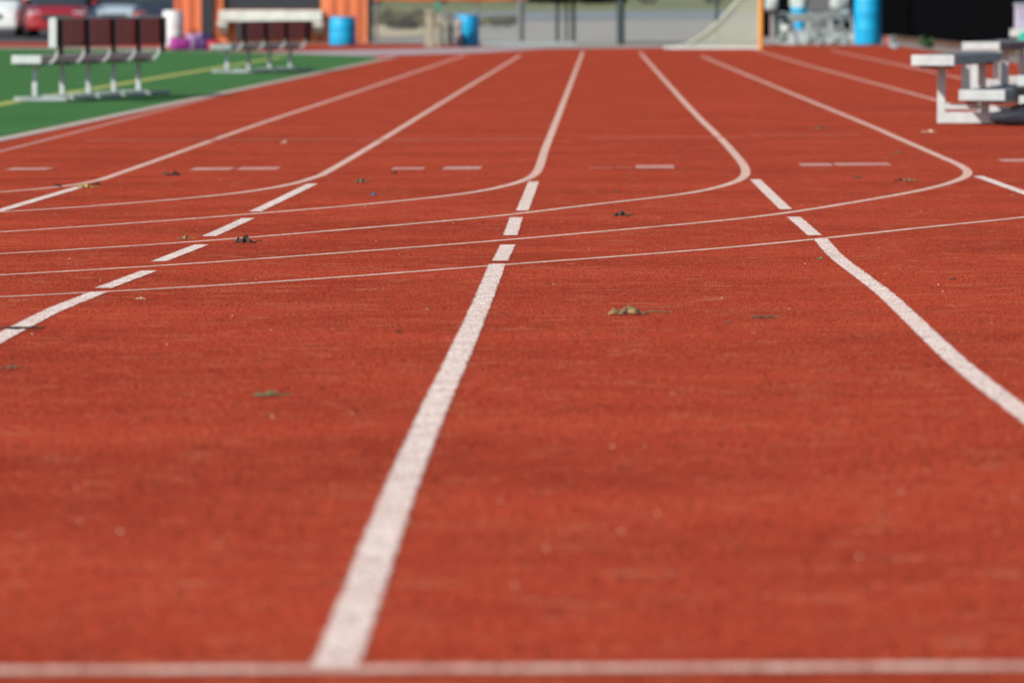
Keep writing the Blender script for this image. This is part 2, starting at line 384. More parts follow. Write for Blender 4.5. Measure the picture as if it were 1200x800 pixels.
# hash marks across the lanes, faded
def hash_mark(x0, x1, y, d, m):
    a, b = gp(x0, y), gp(x1, y); b.y = a.y = (a.y+b.y)/2; ribbon('lane_mark', [a.lerp(b, t) for t in lin(0, 1, 5)], d, m, .0031, smooth=0)
for x0, x1, y, d, m in ((10, 58, 198.5, .9, 'faded'), (226, 272, 198.5, 1.0, 'faded'), (280, 326, 198, 1.0, 'faded'), (460, 497, 198, .8, 'faded'), (520, 564, 197.5, 1.1, 'faded'),
                        (690, 716, 197.5, .6, 'ghost'), (722, 742, 197, .5, 'ghost'), (745, 790, 196, 1.2, 'faded'), (937, 975, 193.5, 1.0, 'faded'), (978, 1043, 193, 1.0, 'faded'), (1172, 1230, 188.5, 1.0, 'faded'),
                        (105, 410, 164.5, .5, 'ghost'), (420, 640, 164, .5, 'ghost'), (690, 870, 161.5, .5, 'ghost'), (880, 1010, 158.5, .4, 'ghost')):
    hash_mark(x0, x1, y, d, m)
px_line('track_seam', [(-40, 212), (60, 210.3), (190, 207)], .16, 'seam', .0024, smooth=0)
# lines on the turf
def turf_line(pts, w, m): ribbon('field_line', [(p[0], p[1]) for p in spline(pts, 1.0)], w, m, .0075, smooth=0)
turf_line([(-5.95, 62), (-5.95, 100), (-5.9, 160)], .20, 'yellow')
turf_line([(-8.6, 60), (-8.6, 100), (-8.5, 112)], .22, 'bluel')

# ------------------------------------------------------------------ team benches on the turf
def team_bench(loc, rz, label, n=5, pitch=1.6):
    t = empty('team_bench', loc, rz, label, 'bench', 'team benches with backrests on the turf')
    L = pitch*(n-1); y0, y1 = -.2, L+.3
    # seat plank: fluted aluminium extrusion
    mb = MB(); mb.prism([(-.20, .40), (-.20, .465), (-.192, .472), (.092, .472), (.10, .465), (.10, .40), (.085, .40), (.085, .455), (-.185, .455), (-.185, .40)], 'y', y0+.01, y1-.01)
    for k in range(6): mb.box(-.18+k*.047, -.162+k*.047, y0+.01, y1-.01, .472, .475)
    sp = mb.build('seat', 'alu', t)
    for e in (y0, y1): MB().box(-.202, .102, e-.012, e+.012, .392, .476, .004).build('end_cap', 'whitemetal', sp)
    # backrest: maroon board with a pale end cap
    bk = MB().box(.195, .245, y0+.01, y1-.01, .56, .845, .006).build('backrest', 'maroon', t)
    for e in (y0, y1): MB().box(.18, .26, e-.012, e+.012, .553, .852, .005).build('end_cap', 'whitemetal', bk)
    MB().box(.188, .252, y0+.02, y1-.02, .845, .857, .003).build('top_trim', 'galv', bk)
    for k in range(n):
        y = k*pitch
        MB().box(-.025, .025, y-.025, y+.025, .06, .392, .004).build('leg', 'galv', t)
        mb = MB(); mb.box(-.21, .34, y-.05, y+.05, .012, .058, .006); mb.box(-.07, .07, y-.06, y+.06, .058, .066, .002); mb.build('skid', 'skid', t)
        MB().box(-.18, .12, y-.02, y+.02, .372, .398, .003).build('seat_bearer', 'blackmetal', t)
        # bright curved bracket between seat and backrest
        pts = [(.09+.13*math.sin(a), .40+.13*(1-math.cos(a))) for a in lin(0, math.pi/2, 8)]
        mb = MB()
        inn = [(u, v) for u, v in pts]; out = [(u+.03*math.sin(a), v-.035*math.cos(a)) for (u, v), a in zip(pts, lin(0, math.pi/2, 8))]
        mb.prism(inn+out[::-1], 'y', y-.032, y+.032); mb.build('bracket', 'alu', t, True)
        MB().box(.252, .285, y-.05, y+.05, .48, .85, .004).build('back_post', 'blackmetal', t)
    return t
p = gp(41, 121); q = Vector((PX(163, p.y+6.4), p.y+6.4, 0)); rz = -math.atan2(q.x-p.x, 6.4)
b1 = team_bench((p.x, p.y, p.z+.006), rz, 'nearer maroon backed metal bench at the left edge, on skids on the green turf')
p = gp(266, 87); q = Vector((PX(341, p.y+4.8), p.y+4.8, 0)); rz2 = -math.atan2(q.x-p.x, 4.8)
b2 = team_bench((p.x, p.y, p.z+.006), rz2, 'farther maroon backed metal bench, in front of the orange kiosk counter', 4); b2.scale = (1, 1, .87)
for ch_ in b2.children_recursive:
    if ch_.name.startswith('end_cap'): ch_.data.materials[0] = M['blackmetal'] if ch_.parent.name.startswith('backrest') else M['skid']  # end caps recoloured dark to paint in the shade on this bench's ends

# ------------------------------------------------------------------ low bleachers on the right
def plank(mb, v0, v1, y0, y1, top, th=.075):
    mb.prism([(v0, top-th), (v0, top-.006), (v0+.006, top), (v1-.006, top), (v1, top-.006), (v1, top-th), (v1-.014, top-th), (v1-.014, top-.016), (v0+.014, top-.016), (v0+.014, top-th)], 'y', y0+.01, y1-.01)
    n = max(3, int((v1-v0)/.05))
    for k in range(n):
        a = v0+.02+(v1-v0-.04)*k/n; mb.box(a, a+.016, y0+.01, y1-.01, top, top+.003)
def low_bleacher(loc, rz, label, L, planks, posts, beams, frames):
    t = empty('low_bleacher', loc, rz, label, 'bleacher', 'low metal bleachers beside the track')
    for nm, v0, v1, y0, top in planks:
        mb = MB(); plank(mb, v0, v1, y0, y0+L, top); pl = mb.build(nm, 'shaded_alu', t)
        for e in (y0, y0+L): MB().box(v0-.003, v1+.003, e-.012, e+.012, top-.08, top+.005, .004).build('end_cap', 'whitemetal', pl)
        for f in range(frames): MB().box(v0+.03, v1-.03, f*(L-.9)/(frames-1)+.35-.03, f*(L-.9)/(frames-1)+.35+.03, top-.10, top-.078, .003).build('bearer', 'blackmetal', pl)
    for f in range(frames):
        y = .35+f*(L-.9)/(frames-1)
        for v, z0, z1 in posts: MB().box(v-.032, v+.032, y-.032, y+.032, z0, z1, .005).build('post', 'whitemetal', t)
        for v0, v1, z0, z1 in beams: MB().box(v0, v1, y-.045, y+.045, z0, z1, .006).build('beam', 'whitemetal', t)
    return t
p = gp(1097, 147)
low_bleacher((p.x, p.y-.35, p.z+.004), -R(7), 'nearer low white metal bleacher at the right edge, standing on the red track', 5.0,
    [('seat_plank', -.205, .125, 0, .545), ('foot_plank', .16, .515, .1, .272), ('seat_plank', .53, .86, 1.3, .375), ('foot_plank', .62, .95, .25, .225)],
    [(0, .10, .465), (.19, .19, .465), (.34, .10, .195), (.70, .10, .29)], [(-.032, 1.0, .012, .10), (.035, .30, .12, .165)], 2)
p2 = gp(1136, 110)
low_bleacher((p2.x, p2.y-.35, p2.z+.004), -R(7), 'farther low metal bleacher behind the first, its seat showing above it', 4.6,
    [('seat_plank', -.09, .30, 0, .535)], [(0, .09, .455), (.06, .09, .455), (.24, .09, .455)], [(-.032, .5, .012, .09), (.05, .28, .10, .15)], 2)

# ------------------------------------------------------------------ bags
def soft_bag(name, loc, size, rz, m, label, cat, group=None, strap=True, seed=0):
    rnd = random.Random(seed); t = empty(name, loc, rz, label, cat, group)
    mb = MB(); n, k = 14, 18; a, b, h = size
    for i in range(n+1):
        ph = math.pi*i/n; 
        for j in range(k):
            th = 2*math.pi*j/k; e = .55
            sg = lambda q: math.copysign(abs(q)**e, q)
            r = 1+.06*rnd.uniform(-1, 1)
            x = a/2*sg(math.sin(ph))*sg(math.cos(th))*r; y = b/2*sg(math.sin(ph))*sg(math.sin(th))*r; z = h/2*(1+sg(-math.cos(ph)))
            z *= 1-.12*math.sin(x*7/a+seed)*(z/h)
            mb.v.append((x, y, z))
    for i in range(n):
        for j in range(k): mb.f.append((i*k+j, i*k+(j+1) % k, (i+1)*k+(j+1) % k, (i+1)*k+j))
    mb.build('bag_body', m, t, True)
    if strap:
        MB().tube([(a*.3*math.cos(q), 0, h*.9+h*.32*math.sin(q)) for q in lin(0, math.pi, 12)], .014, 8).build('strap', 'blackcloth', t, True)
        MB().tube([(-a*.4, -b*.02, h*.93), (0, 0, h*1.0), (a*.4, b*.02, h*.93)], .008, 6).build('zip', 'blackmetal', t)
    return t
q = Vector((p.x+.40, p.y-.35, 0))
c_, s_ = math.cos(-R(7)), math.sin(-R(7))
soft_bag('sports_bag', (p.x+.80, p.y-.62, p.z+.004), (.80, .36, .14), -R(4), 'navy', 'long flat dark navy bag lying against the base of the near bleacher', 'bag', seed=4)
for x, y, sz, m, lb, sd_ in ((211, 59.5, (.46, .32, .27), 'magenta', 'bright magenta sports bag lying below the white barrel', 1), (228, 59, (.42, .34, .36), 'lilac', 'lilac sports bag between the magenta and the dark purple bag', 2),
                        (240, 59.3, (.36, .34, .30), 'purple', 'dark purple sports bag beside the black post of the kiosk', 3), (250, 60, (.26, .24, .22), 'redcloth', 'small red bag just left of the farther bench', 5)):
    pp = gp(x, y); soft_bag('sports_bag', pp, sz, R(sd_*17), m, lb, 'bag', 'bags dropped in front of the kiosk', seed=sd_)

# ------------------------------------------------------------------ barrels
def barrel(loc, r, h, m, label, name='barrel', group='barrels around the far end of the track', lid=True, rz=0, ribs=True):
    t = empty(name, loc, rz, label, 'barrel', group)
    pr = [(r*.9, 0), (r*.97, .02), (r, .06)]
    for f in (.33, .66):
        if ribs: pr += [(r, h*f-.03), (r*1.012, h*f-.012), (r*1.012, h*f+.012), (r, h*f+.03)]
    pr += [(r, h-.10), (r*.97, h-.05), (r*.9, h-.015)]
    MB().lathe(pr, 36).build('barrel_body', m, t, True)
    if lid: MB().lathe([(r*.93, h-.02), (r*.95, h-.005), (r*.95, h+.025), (r*.92, h+.035), (r*.85, h+.02)], 36).build('rim', m, t, True)
    return t
def bar_at(x, y, wpx, toppx, m, lb, **k):
    pp = gp(x, y); sc = F/pp.y; barrel(pp, wpx/2/sc, (y-toppx)/sc-.03, m, lb, **k)
bar_at(203, 55, 25, 13, 'white', 'white plastic barrel standing left of the orange kiosk')
bar_at(401.5, 54, 31, 20, 'bluebarrel', 'blue plastic barrel against the orange wall of the kiosk')
bar_at(548, 55, 26, 18, 'bluebarrel', 'blue plastic barrel beside the pale stone pillar at the fence')
bar_at(1017, 53, 32, -6, 'bluebarrel', 'tall blue plastic barrel at the corner of the black fence')

# ------------------------------------------------------------------ orange kiosk
kb = gp(320, 50.5); KY = kb.y
def kx(x): return PX(x, KY)
def kz(y): return PZ(y, KY)
z0 = g(kx(320), KY)
ks = empty('kiosk', (kx(320), KY, z0), 0, 'orange boarded kiosk with a white counter under a dark hatch', 'kiosk')
def kl(x): return kx(x)-kx(320)
def kh(y): return kz(y)-z0
xl, xr, xw0, xw1, H, D = kl(204), kl(431), kl(261), kl(376), 3.0, 3.4
hb = kh(12); ht = 2.35
mb = MB()                                                # front wall with the hatch opening, then the other walls
mb.box(xl, xw0, 0, .10, 0, H); mb.box(xw1, xr, 0, .10, 0, H); mb.box(xw0, xw1, 0, .10, 0, hb); mb.box(xw0, xw1, 0, .10, ht, H)
mb.box(xl, xl+.10, .10, D, 0, H); mb.box(xr-.10, xr, .10, D, 0, H); mb.box(xl+.10, xr-.10, D-.1, D, 0, H)
wl = mb.build('wall', 'orange', ks)
mb = MB(); x = xl+.02
while x < xr-.16:
    if x+.15 < xw0-.02 or x > xw1: mb.box(x, x+.15, -.028, -.001, .02, H-.02, .004)
    else: mb.box(x, x+.15, -.028, -.001, .02, hb-.2, .004); mb.box(x, x+.15, -.028, -.001, ht+.1, H-.02, .004)
    x += .335
mb.build('batten', 'orangedk', wl)
MB().box(kl(236), kl(250), -.12, -.03, 0, H-.1, .008).build('corner_post', 'darkglass', ks)
MB().box(kl(430.5), kl(437), -.06, .25, 0, H, .006).build('corner_post', 'blackmetal', ks)
MB().box(xw0+.01, xw1-.01, .15, .19, hb, ht).build('hatch_shutter', 'darkglass', ks)
mb = MB(); mb.box(kl(258.5), kl(378.5), -.85, .06, kh(25), kh(12.5), .012)
ct = mb.build('counter', 'counter', ks)
for xx in (262, 374): MB().prism([(-.80, kh(25)-.002), (-.03, kh(25)-.002), (-.03, kh(40)), (-.70, kh(31)), (-.80, kh(30.5))], 'x', kl(xx)-.12, kl(xx)+.12).build('bracket', 'counter', ct)
mb = MB(); mb.box(xl-.25, xr+.25, -.55, D+.25, H, H+.12, .01)
for k in range(20): mb.box(xl-.25+k*.29, xl-.21+k*.29, -.55, D+.25, H+.12, H+.15)
mb.build('roof', 'roof', ks)

# ------------------------------------------------------------------ fence and gate at the end of the track
fy = 199.5
def post(mb, x, wpx, ht, Y=None): 
    Y = Y or fy; X = PX(x, Y); w = wpx*Y/F/2; z = g(X, Y); mb.tube([(X, Y, z), (X, Y, z+ht)], w, 14); mb.lathe([(w*1.15, 0), (w*1.15, .03), (w*.5, .07), (.002, .08)], 14, (X, Y, z+ht))
def wires(mb, x0, x1, z0, z1, Y, pitch=.075, w=.0022):
    n = int((x1-x0)/pitch)
    for k in range(n+1):
        for s in (-1, 1):
            a = x0+k*pitch; h = z1-z0; m_ = a
            # zigzag wire
            pts = []; zz = z0; side = 0
            while zz < z1: pts.append((a+s*(pitch/2 if side else 0), Y+s*.002, zz)); zz += pitch/2; side ^= 1
            for i in range(len(pts)-1):
                p_, q_ = Vector(pts[i]), Vector(pts[i+1]); d = Vector((w, 0, 0))
                mb.add([p_-d, p_+d, q_+d, q_-d], [(0, 1, 2, 3)])
def end_fence(x0, x1, posts, label, pm, H_=1.9, rail=True):
    Y = fy; X0, X1 = PX(x0, Y), PX(x1, Y); zb = g((X0+X1)/2, Y)
    t = empty('chain_link_fence', ((X0+X1)/2, Y, zb), 0, label, 'fence', None)
    inv = Matrix.Translation((-(X0+X1)/2, -Y, -zb))
    def put(mb, nm, m):
        mb.v = [tuple(inv @ Vector(v)) for v in mb.v]; return mb.build(nm, m, t)
    for (x, w) in posts: mb = MB(); post(mb, x, w, H_+.05); put(mb, 'post', pm)
    mb = MB(); mb.tube([(X0, Y, zb+H_), (X1, Y, zb+H_)], .022, 10); put(mb, 'top_rail', pm)
    mb = MB(); wires(mb, X0, X1, zb+.06, zb+H_, Y-.02); put(mb, 'wire_mesh', 'galv')
    if rail: mb = MB(); mb.tube([(X0, Y, zb+.05), (X1, Y, zb+.05)], .018, 8); put(mb, 'bottom_rail', pm)
    return t
end_fence(440, 606, [(441, 3.5), (560, 3)], 'chain link fence run between the kiosk and the wide grey post', 'greypost')
end_fence(614, 652, [(610, 8), ], 'short chain link fence run right of the wide grey post', 'greypost')
end_fence(727, 890, [(727, 9), (840, 4), (890, 4)], 'chain link fence run from the dark green post behind the lacrosse goal', 'darkgreen')
def gate_leaf(xa, xb, label):
    Y = fy+.05; X0, X1 = PX(xa, Y), PX(xb, Y); zb = g(X0, Y); w = X1-X0
    t = empty('gate', (X0, Y, zb), 0, label, 'gate')
    mb = MB(); mb.tube([(0, 0, .08), (0, 0, 1.85)], .045, 12); mb.build('gate_post', 'blackmetal', t, True)
    mb = MB(); mb.tube([(w, 0, .08), (w, 0, 1.85)], .03, 12); mb.build('gate_post', 'darkgreen', t, True)
    mb = MB(); mb.tube([(0, 0, 1.82), (w, 0, 1.82)], .022, 8); mb.build('top_rail', 'blackmetal', t)
    mb = MB(); wires(mb, .02, w, .1, 1.82, -.02); mb.build('wire_mesh', 'galv', t)
gate_leaf(653, 663.5, 'narrow black gate leaf with two dark posts beside the fence opening')
gate_leaf(672, 724, 'wide wire gate leaf closing the opening up to the green post')
# low concrete sill under the fence
mb = MB(); mb.box(PX(566, fy), PX(674, fy), fy-.28, fy-.06, g(-2, fy)-.1, g(-2, fy)+.085, .01)
tag(mb.build('concrete_sill', 'skid'), 'low pale concrete sill along the foot of the end fence', 'sill')
# banners hung on the top half of the fence
def banner(xa, xb, yb, hh, m, label, name='banner'):
    Y = fy-.06; X0, X1 = PX(xa, Y), PX(xb, Y); zb = PZ(yb, Y); n = 40; mb = MB()
    for i in range(n+1):
        t_ = i/n; sag = .02*math.sin(t_*math.pi*5); dy = -.015*math.sin(t_*23)
        for k in (0, 1): mb.v += [(X0+(X1-X0)*t_, Y+dy+k*.006, zb+sag*.6), (X0+(X1-X0)*t_, Y+dy+k*.006, zb+hh)]
    for i in range(n):
        a = i*4; mb.f += [(a, a+4, a+5, a+1), (a+2, a+3, a+7, a+6), (a, a+2, a+6, a+4), (a+1, a+5, a+7, a+3)]
    mb.f += [(0, 1, 3, 2), (n*4, n*4+2, n*4+3, n*4+1)]
    o = mb.build(name, m, smooth=True); tag(o, label, 'banner'); return o
banner(438, 617, 1.6, .75, 'orangebanner', 'long orange banner hung on the fence beside the kiosk')
banner(619, 735, 3.2, .7, 'blackcloth', 'black banner hung above the gate, right of the orange one')

# pillar, bin and green box by the fence
pp = gp(503.5, 55.6); sc = F/pp.y
t = empty('stone_pillar', pp, 0, 'pale stone pillar standing by the fence left of the blue barrel', 'pillar')
MB().box(-5.0/sc, 4.2/sc, -.12, .12, 0, 40/sc, .012).build('pillar_shaft', 'stone', t); MB().box(-5.6/sc, 4.8/sc, -.15, .15, 40/sc, 43.5/sc, .01).build('pillar_cap', 'stone', t); MB().box(-5.6/sc, 4.8/sc, -.15, .15, 0, .06, .01).build('pillar_base', 'stone', t)
pp = gp(514.5, 55.4); t = empty('stone_pillar', pp, 0, 'paler narrow pillar just right of the first stone pillar', 'pillar')
MB().box(-4/sc, 4/sc, -.1, .1, 0, 38/sc, .01).build('pillar_shaft', 'stone', t); MB().box(-4.6/sc, 4.6/sc, -.12, .12, 38/sc, 40/sc, .008).build('pillar_cap', 'stone', t)
pp = gp(526.5, 55.2); t = empty('metal_bin', pp, 0, 'slim grey green metal bin between pillar and blue barrel', 'bin')
MB().box(-4.5/sc, 4.5/sc, -.12, .12, .03, 37/sc, .012).build('bin_body', 'greybin', t); MB().box(-5/sc, 5/sc, -.14, .14, 37/sc, 40/sc, .012).build('lid', 'greybin', t)
pp = gp(537.5, 55.2); t = empty('stone_bollard', pp, 0, 'short pinkish bollard touching the blue barrel', 'bollard')
MB().lathe([(3.4/sc, 0), (3.4/sc, 28/sc), (2.8/sc, 31/sc), (1/sc, 33/sc)], 20).build('bollard_shaft', 'pinkstone', t, True); MB().lathe([(3.5/sc, 22/sc), (3.5/sc, 24/sc)], 20).build('band', 'greybin', t)
pp = gp(513, 52.8); t = empty('marker_post', pp, 0, 'green marker post with a green box top behind the pillar', 'post')
MB().tube([(0, 0, 0), (0, 0, 42/sc)], .03, 10).build('shaft', 'darkgreen', t); MB().box(-4/sc, 4/sc, -.08, .08, 41/sc, 60/sc, .02).build('box_top', 'greenplastic', t)

# ------------------------------------------------------------------ lacrosse goal seen from the side
gb = gp(892, 58); sc = F/gb.y; GY = gb.y
t = empty('lacrosse_goal', (gb.x, gb.y, gb.z), 0, 'lacrosse goal with an orange post and a sagging pale net', 'goal')
DEP, HG, GW = 111/sc, 1.83, 1.83
mb = MB(); r_ = .042; mb.tube([(0, 0, 0), (0, 0, HG)], r_, 14); mb.build('goal_post', 'pipe', t, True)
mb = MB(); mb.tube([(0, GW, 0), (0, GW, HG)], r_, 14); mb.build('goal_post', 'pipe', t, True)
mb = MB(); mb.tube([(0, -.04, HG), (0, GW+.04, HG)], r_, 14); mb.build('crossbar', 'pipe', t, True)
mb = MB(); mb.box(-DEP, -.05, -.03, .03, .005, .05, .006); mb.build('ground_bar', 'white', t)
mb = MB(); mb.box(-DEP*1.0, -.05, GW-.03, GW+.03, .005, .05, .006); mb.build('ground_bar', 'white', t)
mb = MB(); mb.box(-DEP-.04, -DEP+.03, -.05, GW+.05, .006, .052, .006); mb.build('ground_bar', 'white', t)
netm = bpy.data.materials.new('pale_net_cord'); netm.use_nodes = True; b_ = netm.node_tree.nodes['Principled BSDF']
b_.inputs['Base Color'].default_value = (.46, .51, .41, 1); b_.inputs['Roughness'].default_value = .9
def back(x, tt):  # height of the slack net's ridge at distance x behind the mouth
    u = x/DEP; return max(.045, (HG*.93)*(1-u)**1.9*(1-.06*math.sin(3*u))+.09*(1-u))
# net strings (real cords, small meshes)
mb = MB(); nx = 60; cw = .0065
def cord(a, b):
    a, b = Vector(a), Vector(b); d = (b-a).normalized(); u = d.cross(Vector((0, 1, 0)));
    if u.length < .1: u = d.cross(Vector((0, 0, 1)))
    u = u.normalized()*cw; w_ = d.cross(u).normalized()*cw
    mb.add([a+u, a+w_, a-u, a-w_, b+u, b+w_, b-u, b-w_], [(0, 1, 5, 4), (1, 2, 6, 5), (2, 3, 7, 6), (3, 0, 4, 7)])
for side in (0.0, GW):
    for i in range(nx):
        x = DEP*i/nx; h = back(x, 0); yb = side+(.10 if side == 0 else -.10)*math.sin(math.pi*i/nx)
        cord((-x, side, .05), (-x, yb, h))
    k = .05
    while k < HG*.97:
        prev = None
        for i in range(nx+1):
            x = DEP*i/nx
            if back(x, 0) < k: break
            cur = (-x, side+(.10 if side == 0 else -.10)*math.sin(math.pi*i/nx)*min(1, k/back(x, 0)), k)
            if prev: cord(prev, cur)
            prev = cur
        k += .036
for j in range(31):
    yv = GW*j/30; prev = None
    for i in range(31):
        x = DEP*i/30; cur = (-x, yv, back(x, 0)-.08*math.sin(math.pi*j/30)*math.sin(math.pi*i/30))
        if prev: cord(prev, cur)
        prev = cur
for i in range(50):
    x = DEP*i/50; prev = None
    for j in range(11):
        cur = (-x, GW*j/10, back(x, 0)-.08*math.sin(math.pi*j/10)*math.sin(math.pi*i/50))
        if prev: cord(prev, cur)
        prev = cur
mb.build('net', netm, t)

# ------------------------------------------------------------------ black screen fences on the right
def screen_fence(P, label, H_=2.4):
    P = [Vector((x, y, g(x, y))) for x, y in P]; o0 = P[0].copy(); t = empty('screen_fence', o0, 0, label, 'fence', 'black screened fences')
    pts = []
    L = sum((P[i+1]-P[i]).length for i in range(len(P)-1)); n = int(L/.5)
    d = (P[-1]-P[0]); nn = Vector((-d.y, d.x, 0)).normalized()
    mb = MB()
    for i in range(n+1):
        q = P[0]+d*i/n; q.z = g(q.x, q.y); w = nn*(.006*math.sin(i*1.9)+.012*math.sin(i*.33))
        for k in (0, 1):
            for z in (.04+.02*math.sin(i*2.3), H_): mb.v.append(tuple(q+w+nn*.005*k+Vector((0, 0, z))-o0))
    for i in range(n): a = i*4; mb.f += [(a, a+4, a+5, a+1), (a+2, a+3, a+7, a+6), (a, a+2, a+6, a+4), (a+1, a+5, a+7, a+3)]
    mb.build('screen', 'blackcloth', t, True)
    m_ = max(2, int(L/3.2))
    for i in range(m_+1):
        q = P[0]+d*i/m_; q.z = g(q.x, q.y); q = q+nn*.06-o0
        MB().tube([q, q+Vector((0, 0, H_+.06))], .032, 10).build('post', 'blackmetal', t)
    a = P[0]-o0+Vector((0, 0, H_)); b = P[-1]-o0+Vector((0, 0, H_)); MB().tube([a+nn*.03, b+nn*.03], .022, 8).build('top_rail', 'blackmetal', t)
screen_fence([(8.35, 248), (8.35, 95)], 'long black screened fence running along the right side of the track')
screen_fence([(PX(893, 228), 228), (8.30, 228)], 'black screened fence closing the end behind the heap of hurdles')

# ------------------------------------------------------------------ heap of hurdles and gear before the black fence
def hurdle(loc, rz, label, h=.9, w=.9, tilt=0, src=None):
    if src: return copy_tree(src, loc, rz, label)
    t = empty('hurdle', loc, rz, label, 'hurdle', 'folded hurdles heaped before the black fence')
    MB().box(-w/2-.05, w/2+.05, -.02, .02, h-.16, h, .006).build('bar', 'hurdlebar', t)
    for s in (-1, 1):
        mb = MB(); mb.tube([(s*w/2, 0, .03), (s*w/2, 0, h-.1)], .035, 10); mb.build('upright', 'skid', t, True)
        mb = MB(); mb.box(s*w/2-.045, s*w/2+.045, -.62, .06, .0, .07, .012); mb.build('base_foot', 'hurdlebar', t)
    mb = MB(); mb.tube([(-w/2, 0, .34), (w/2, 0, .34)], .02, 8); mb.build('brace', 'skid', t)
    return t
hA = None
for i, (x, y, a, lb) in enumerate(((914, 52.5, 62, 'grey hurdle turned sideways beside the goal post'), (930, 52.5, 12, 'pale hurdle standing behind the cyan tub'),
        (949, 53, -20, 'pale hurdle right of the cyan tub with its feet towards the track'), (961, 52, 40, 'hurdle in the middle of the heap, before the dark grey mat'),
        (975, 53, -8, 'hurdle at the right of the heap below the white sacks'), (990, 52.5, 35, 'rightmost hurdle of the heap, next to the tall blue barrel'))):
    pp = gp(x, y)
    h_ = hurdle(pp, R(a), lb, h=.72, w=.62, src=hA); hA = hA or h_
    h_.rotation_euler = (R((0, -14, 22, -9, 16, -20)[i]), R((0, 6, -5, 9, -11, 4)[i]), R(a)); h_.location.z += (0, .02, .03, .04, .05, .03)[i]; h_.location.y += (0, .5, -.2, .4, -.3, .2)[i]
pp = gp(934, 51); sc = F/pp.y
t = empty('tub', (pp.x, pp.y-2.4, g(pp.x, pp.y-2.4)+.27), 0, 'bright cyan tapered tub set up on the heap of hurdles', 'tub')
MB().lathe([(5.6/sc, 0), (9.6/sc, 26/sc), (10.2/sc, 26.5/sc), (10.2/sc, 28/sc), (9.2/sc, 28/sc), (5.2/sc, .02)], 28).build('tub_body', 'cyan', t, True)
MB().lathe([(10.4/sc, 26.2/sc), (10.6/sc, 27.5/sc), (10.3/sc, 28.4/sc)], 28, cap=False).build('rim', 'cyan', t, True)
t2 = empty('crate', (pp.x, pp.y-2.4, g(pp.x, pp.y-2.4)+.0), 0, 'pale grey crate under the cyan tub', 'crate')
mb = MB()
for s in (-1, 1): mb.box(-.22, .22, s*.15-.012, s*.15+.012, 0, .265, .004); mb.box(s*.22-.012, s*.22+.012, -.138, .138, 0, .265, .004)
for k in range(4): mb.box(-.215, .215, -.16-.008, -.163, .03+k*.06, .055+k*.06)
mb.box(-.208, .208, -.138, .138, .25, .262)
mb.build('crate_body', 'galv', t2)
for x, y, sz, m, lb, sd_ in ((904, 53, (.30, .3, .30), 'white', 'small white sack on a stand by the orange goal post', 11), (936, 49.8, (.44, .3, .42), 'white', 'white sack resting behind the rim of the cyan tub', 12), (984, 52, (.42, .4, .36), 'white', 'upper white sack piled at the right of the heap', 13),
        (989, 51.5, (.40, .36, .34), 'carsilver', 'pale blue sack just below the upper white sack', 14), (922, 53, (.22, .22, .18), 'white', 'little white sack on the track left of the cyan tub', 15)):
    pp = gp(x, y); zz = {11: .78, 12: .78, 13: .78, 14: .50, 15: .28}[sd_]
    if sd_ == 11:
        st_ = empty('stand', (pp.x, pp.y, pp.z), 0, 'thin tan metal stand carrying a white sack', 'stand')
        MB().tube([(0, 0, .03), (0, 0, .76)], .03, 10).build('shaft', 'strip', st_); MB().lathe([(.16, 0), (.16, .03), (.04, .05)], 20).build('foot', 'greypost', st_); MB().lathe([(.12, .745), (.13, .775)], 20).build('plate', 'greypost', st_)
    soft_bag('sack', (pp.x, pp.y-.15, pp.z+zz), sz, sd_, 'sackcloth' if m == 'white' else 'bluesack', lb, 'sack', 'sacks on the heap of gear', strap=False, seed=sd_)
pp = gp(962, 48); t = empty('mat', (pp.x, pp.y, pp.z+.25), 0, 'dark grey folded mat standing upright behind the hurdles', 'mat')
MB().box(-.36, .36, -.1, .0, 0, 1.15, .03).build('mat_panel', 'roof', t); MB().box(-.36, .36, .004, .1, 0, 1.15, .03).build('mat_panel', 'roof', t)
t = empty('pallet', (pp.x+.05, pp.y, pp.z), 0, 'low pallet carrying the dark grey mat and sacks', 'pallet'); mb = MB()
for k in range(7): mb.box(-.9+k*.28, -.9+k*.28+.2, -.5, .5, .2, .245, .004)
for s in (-.42, 0, .42): mb.box(-.9, .98, s-.05, s+.05, .02, .198)
mb.build('pallet_deck', 'galv', t)

# ------------------------------------------------------------------ folding table at the right edge
pp = gp(1218, 77); sc = F/pp.y; t = empty('folding_table', pp, R(-6), 'white topped folding table at the far right edge before the black fence', 'table')
th = 41/sc; MB().box(-33/sc, 1.3, -.38, .38, th-.10, th+.02, .012).build('tabletop', 'whitemetal', t)
for x in (-.3, 1.15):
    for y in (-.32, .32): MB().tube([(x, y, 0), (x, y, th-.1)], .018, 8).build('leg', 'greypost', t)
t = empty('cooler', (pp.x-.22+.1, pp.y-.2, pp.z), 0, 'teal and blue tub standing under the white folding table', 'cooler')
MB().lathe([(.19, 0), (.20, .01), (.215, .17)], 28).build('base', 'navyplastic', t, True); MB().lathe([(.217, .168), (.225, .17), (.25, .50), (.24, .505)], 28).build('tub_body', 'teal', t, True)
for dx, m, hh, lb in ((.0, 'palebox', .34, 'pale lilac box standing on the white folding table'), (.42, 'white', .42, 'white box behind the pale lilac one on the folding table')):
    t = empty('box', (pp.x-.36+dx, pp.y+.02, pp.z+th+.022), R(5), lb, 'box'); MB().box(0, .34, -.14, .14, 0, hh, .02).build('box_body', m, t); MB().box(-.01, .35, -.15, .15, hh+.001, hh+.05, .01).build('lid', 'carsilver', t)

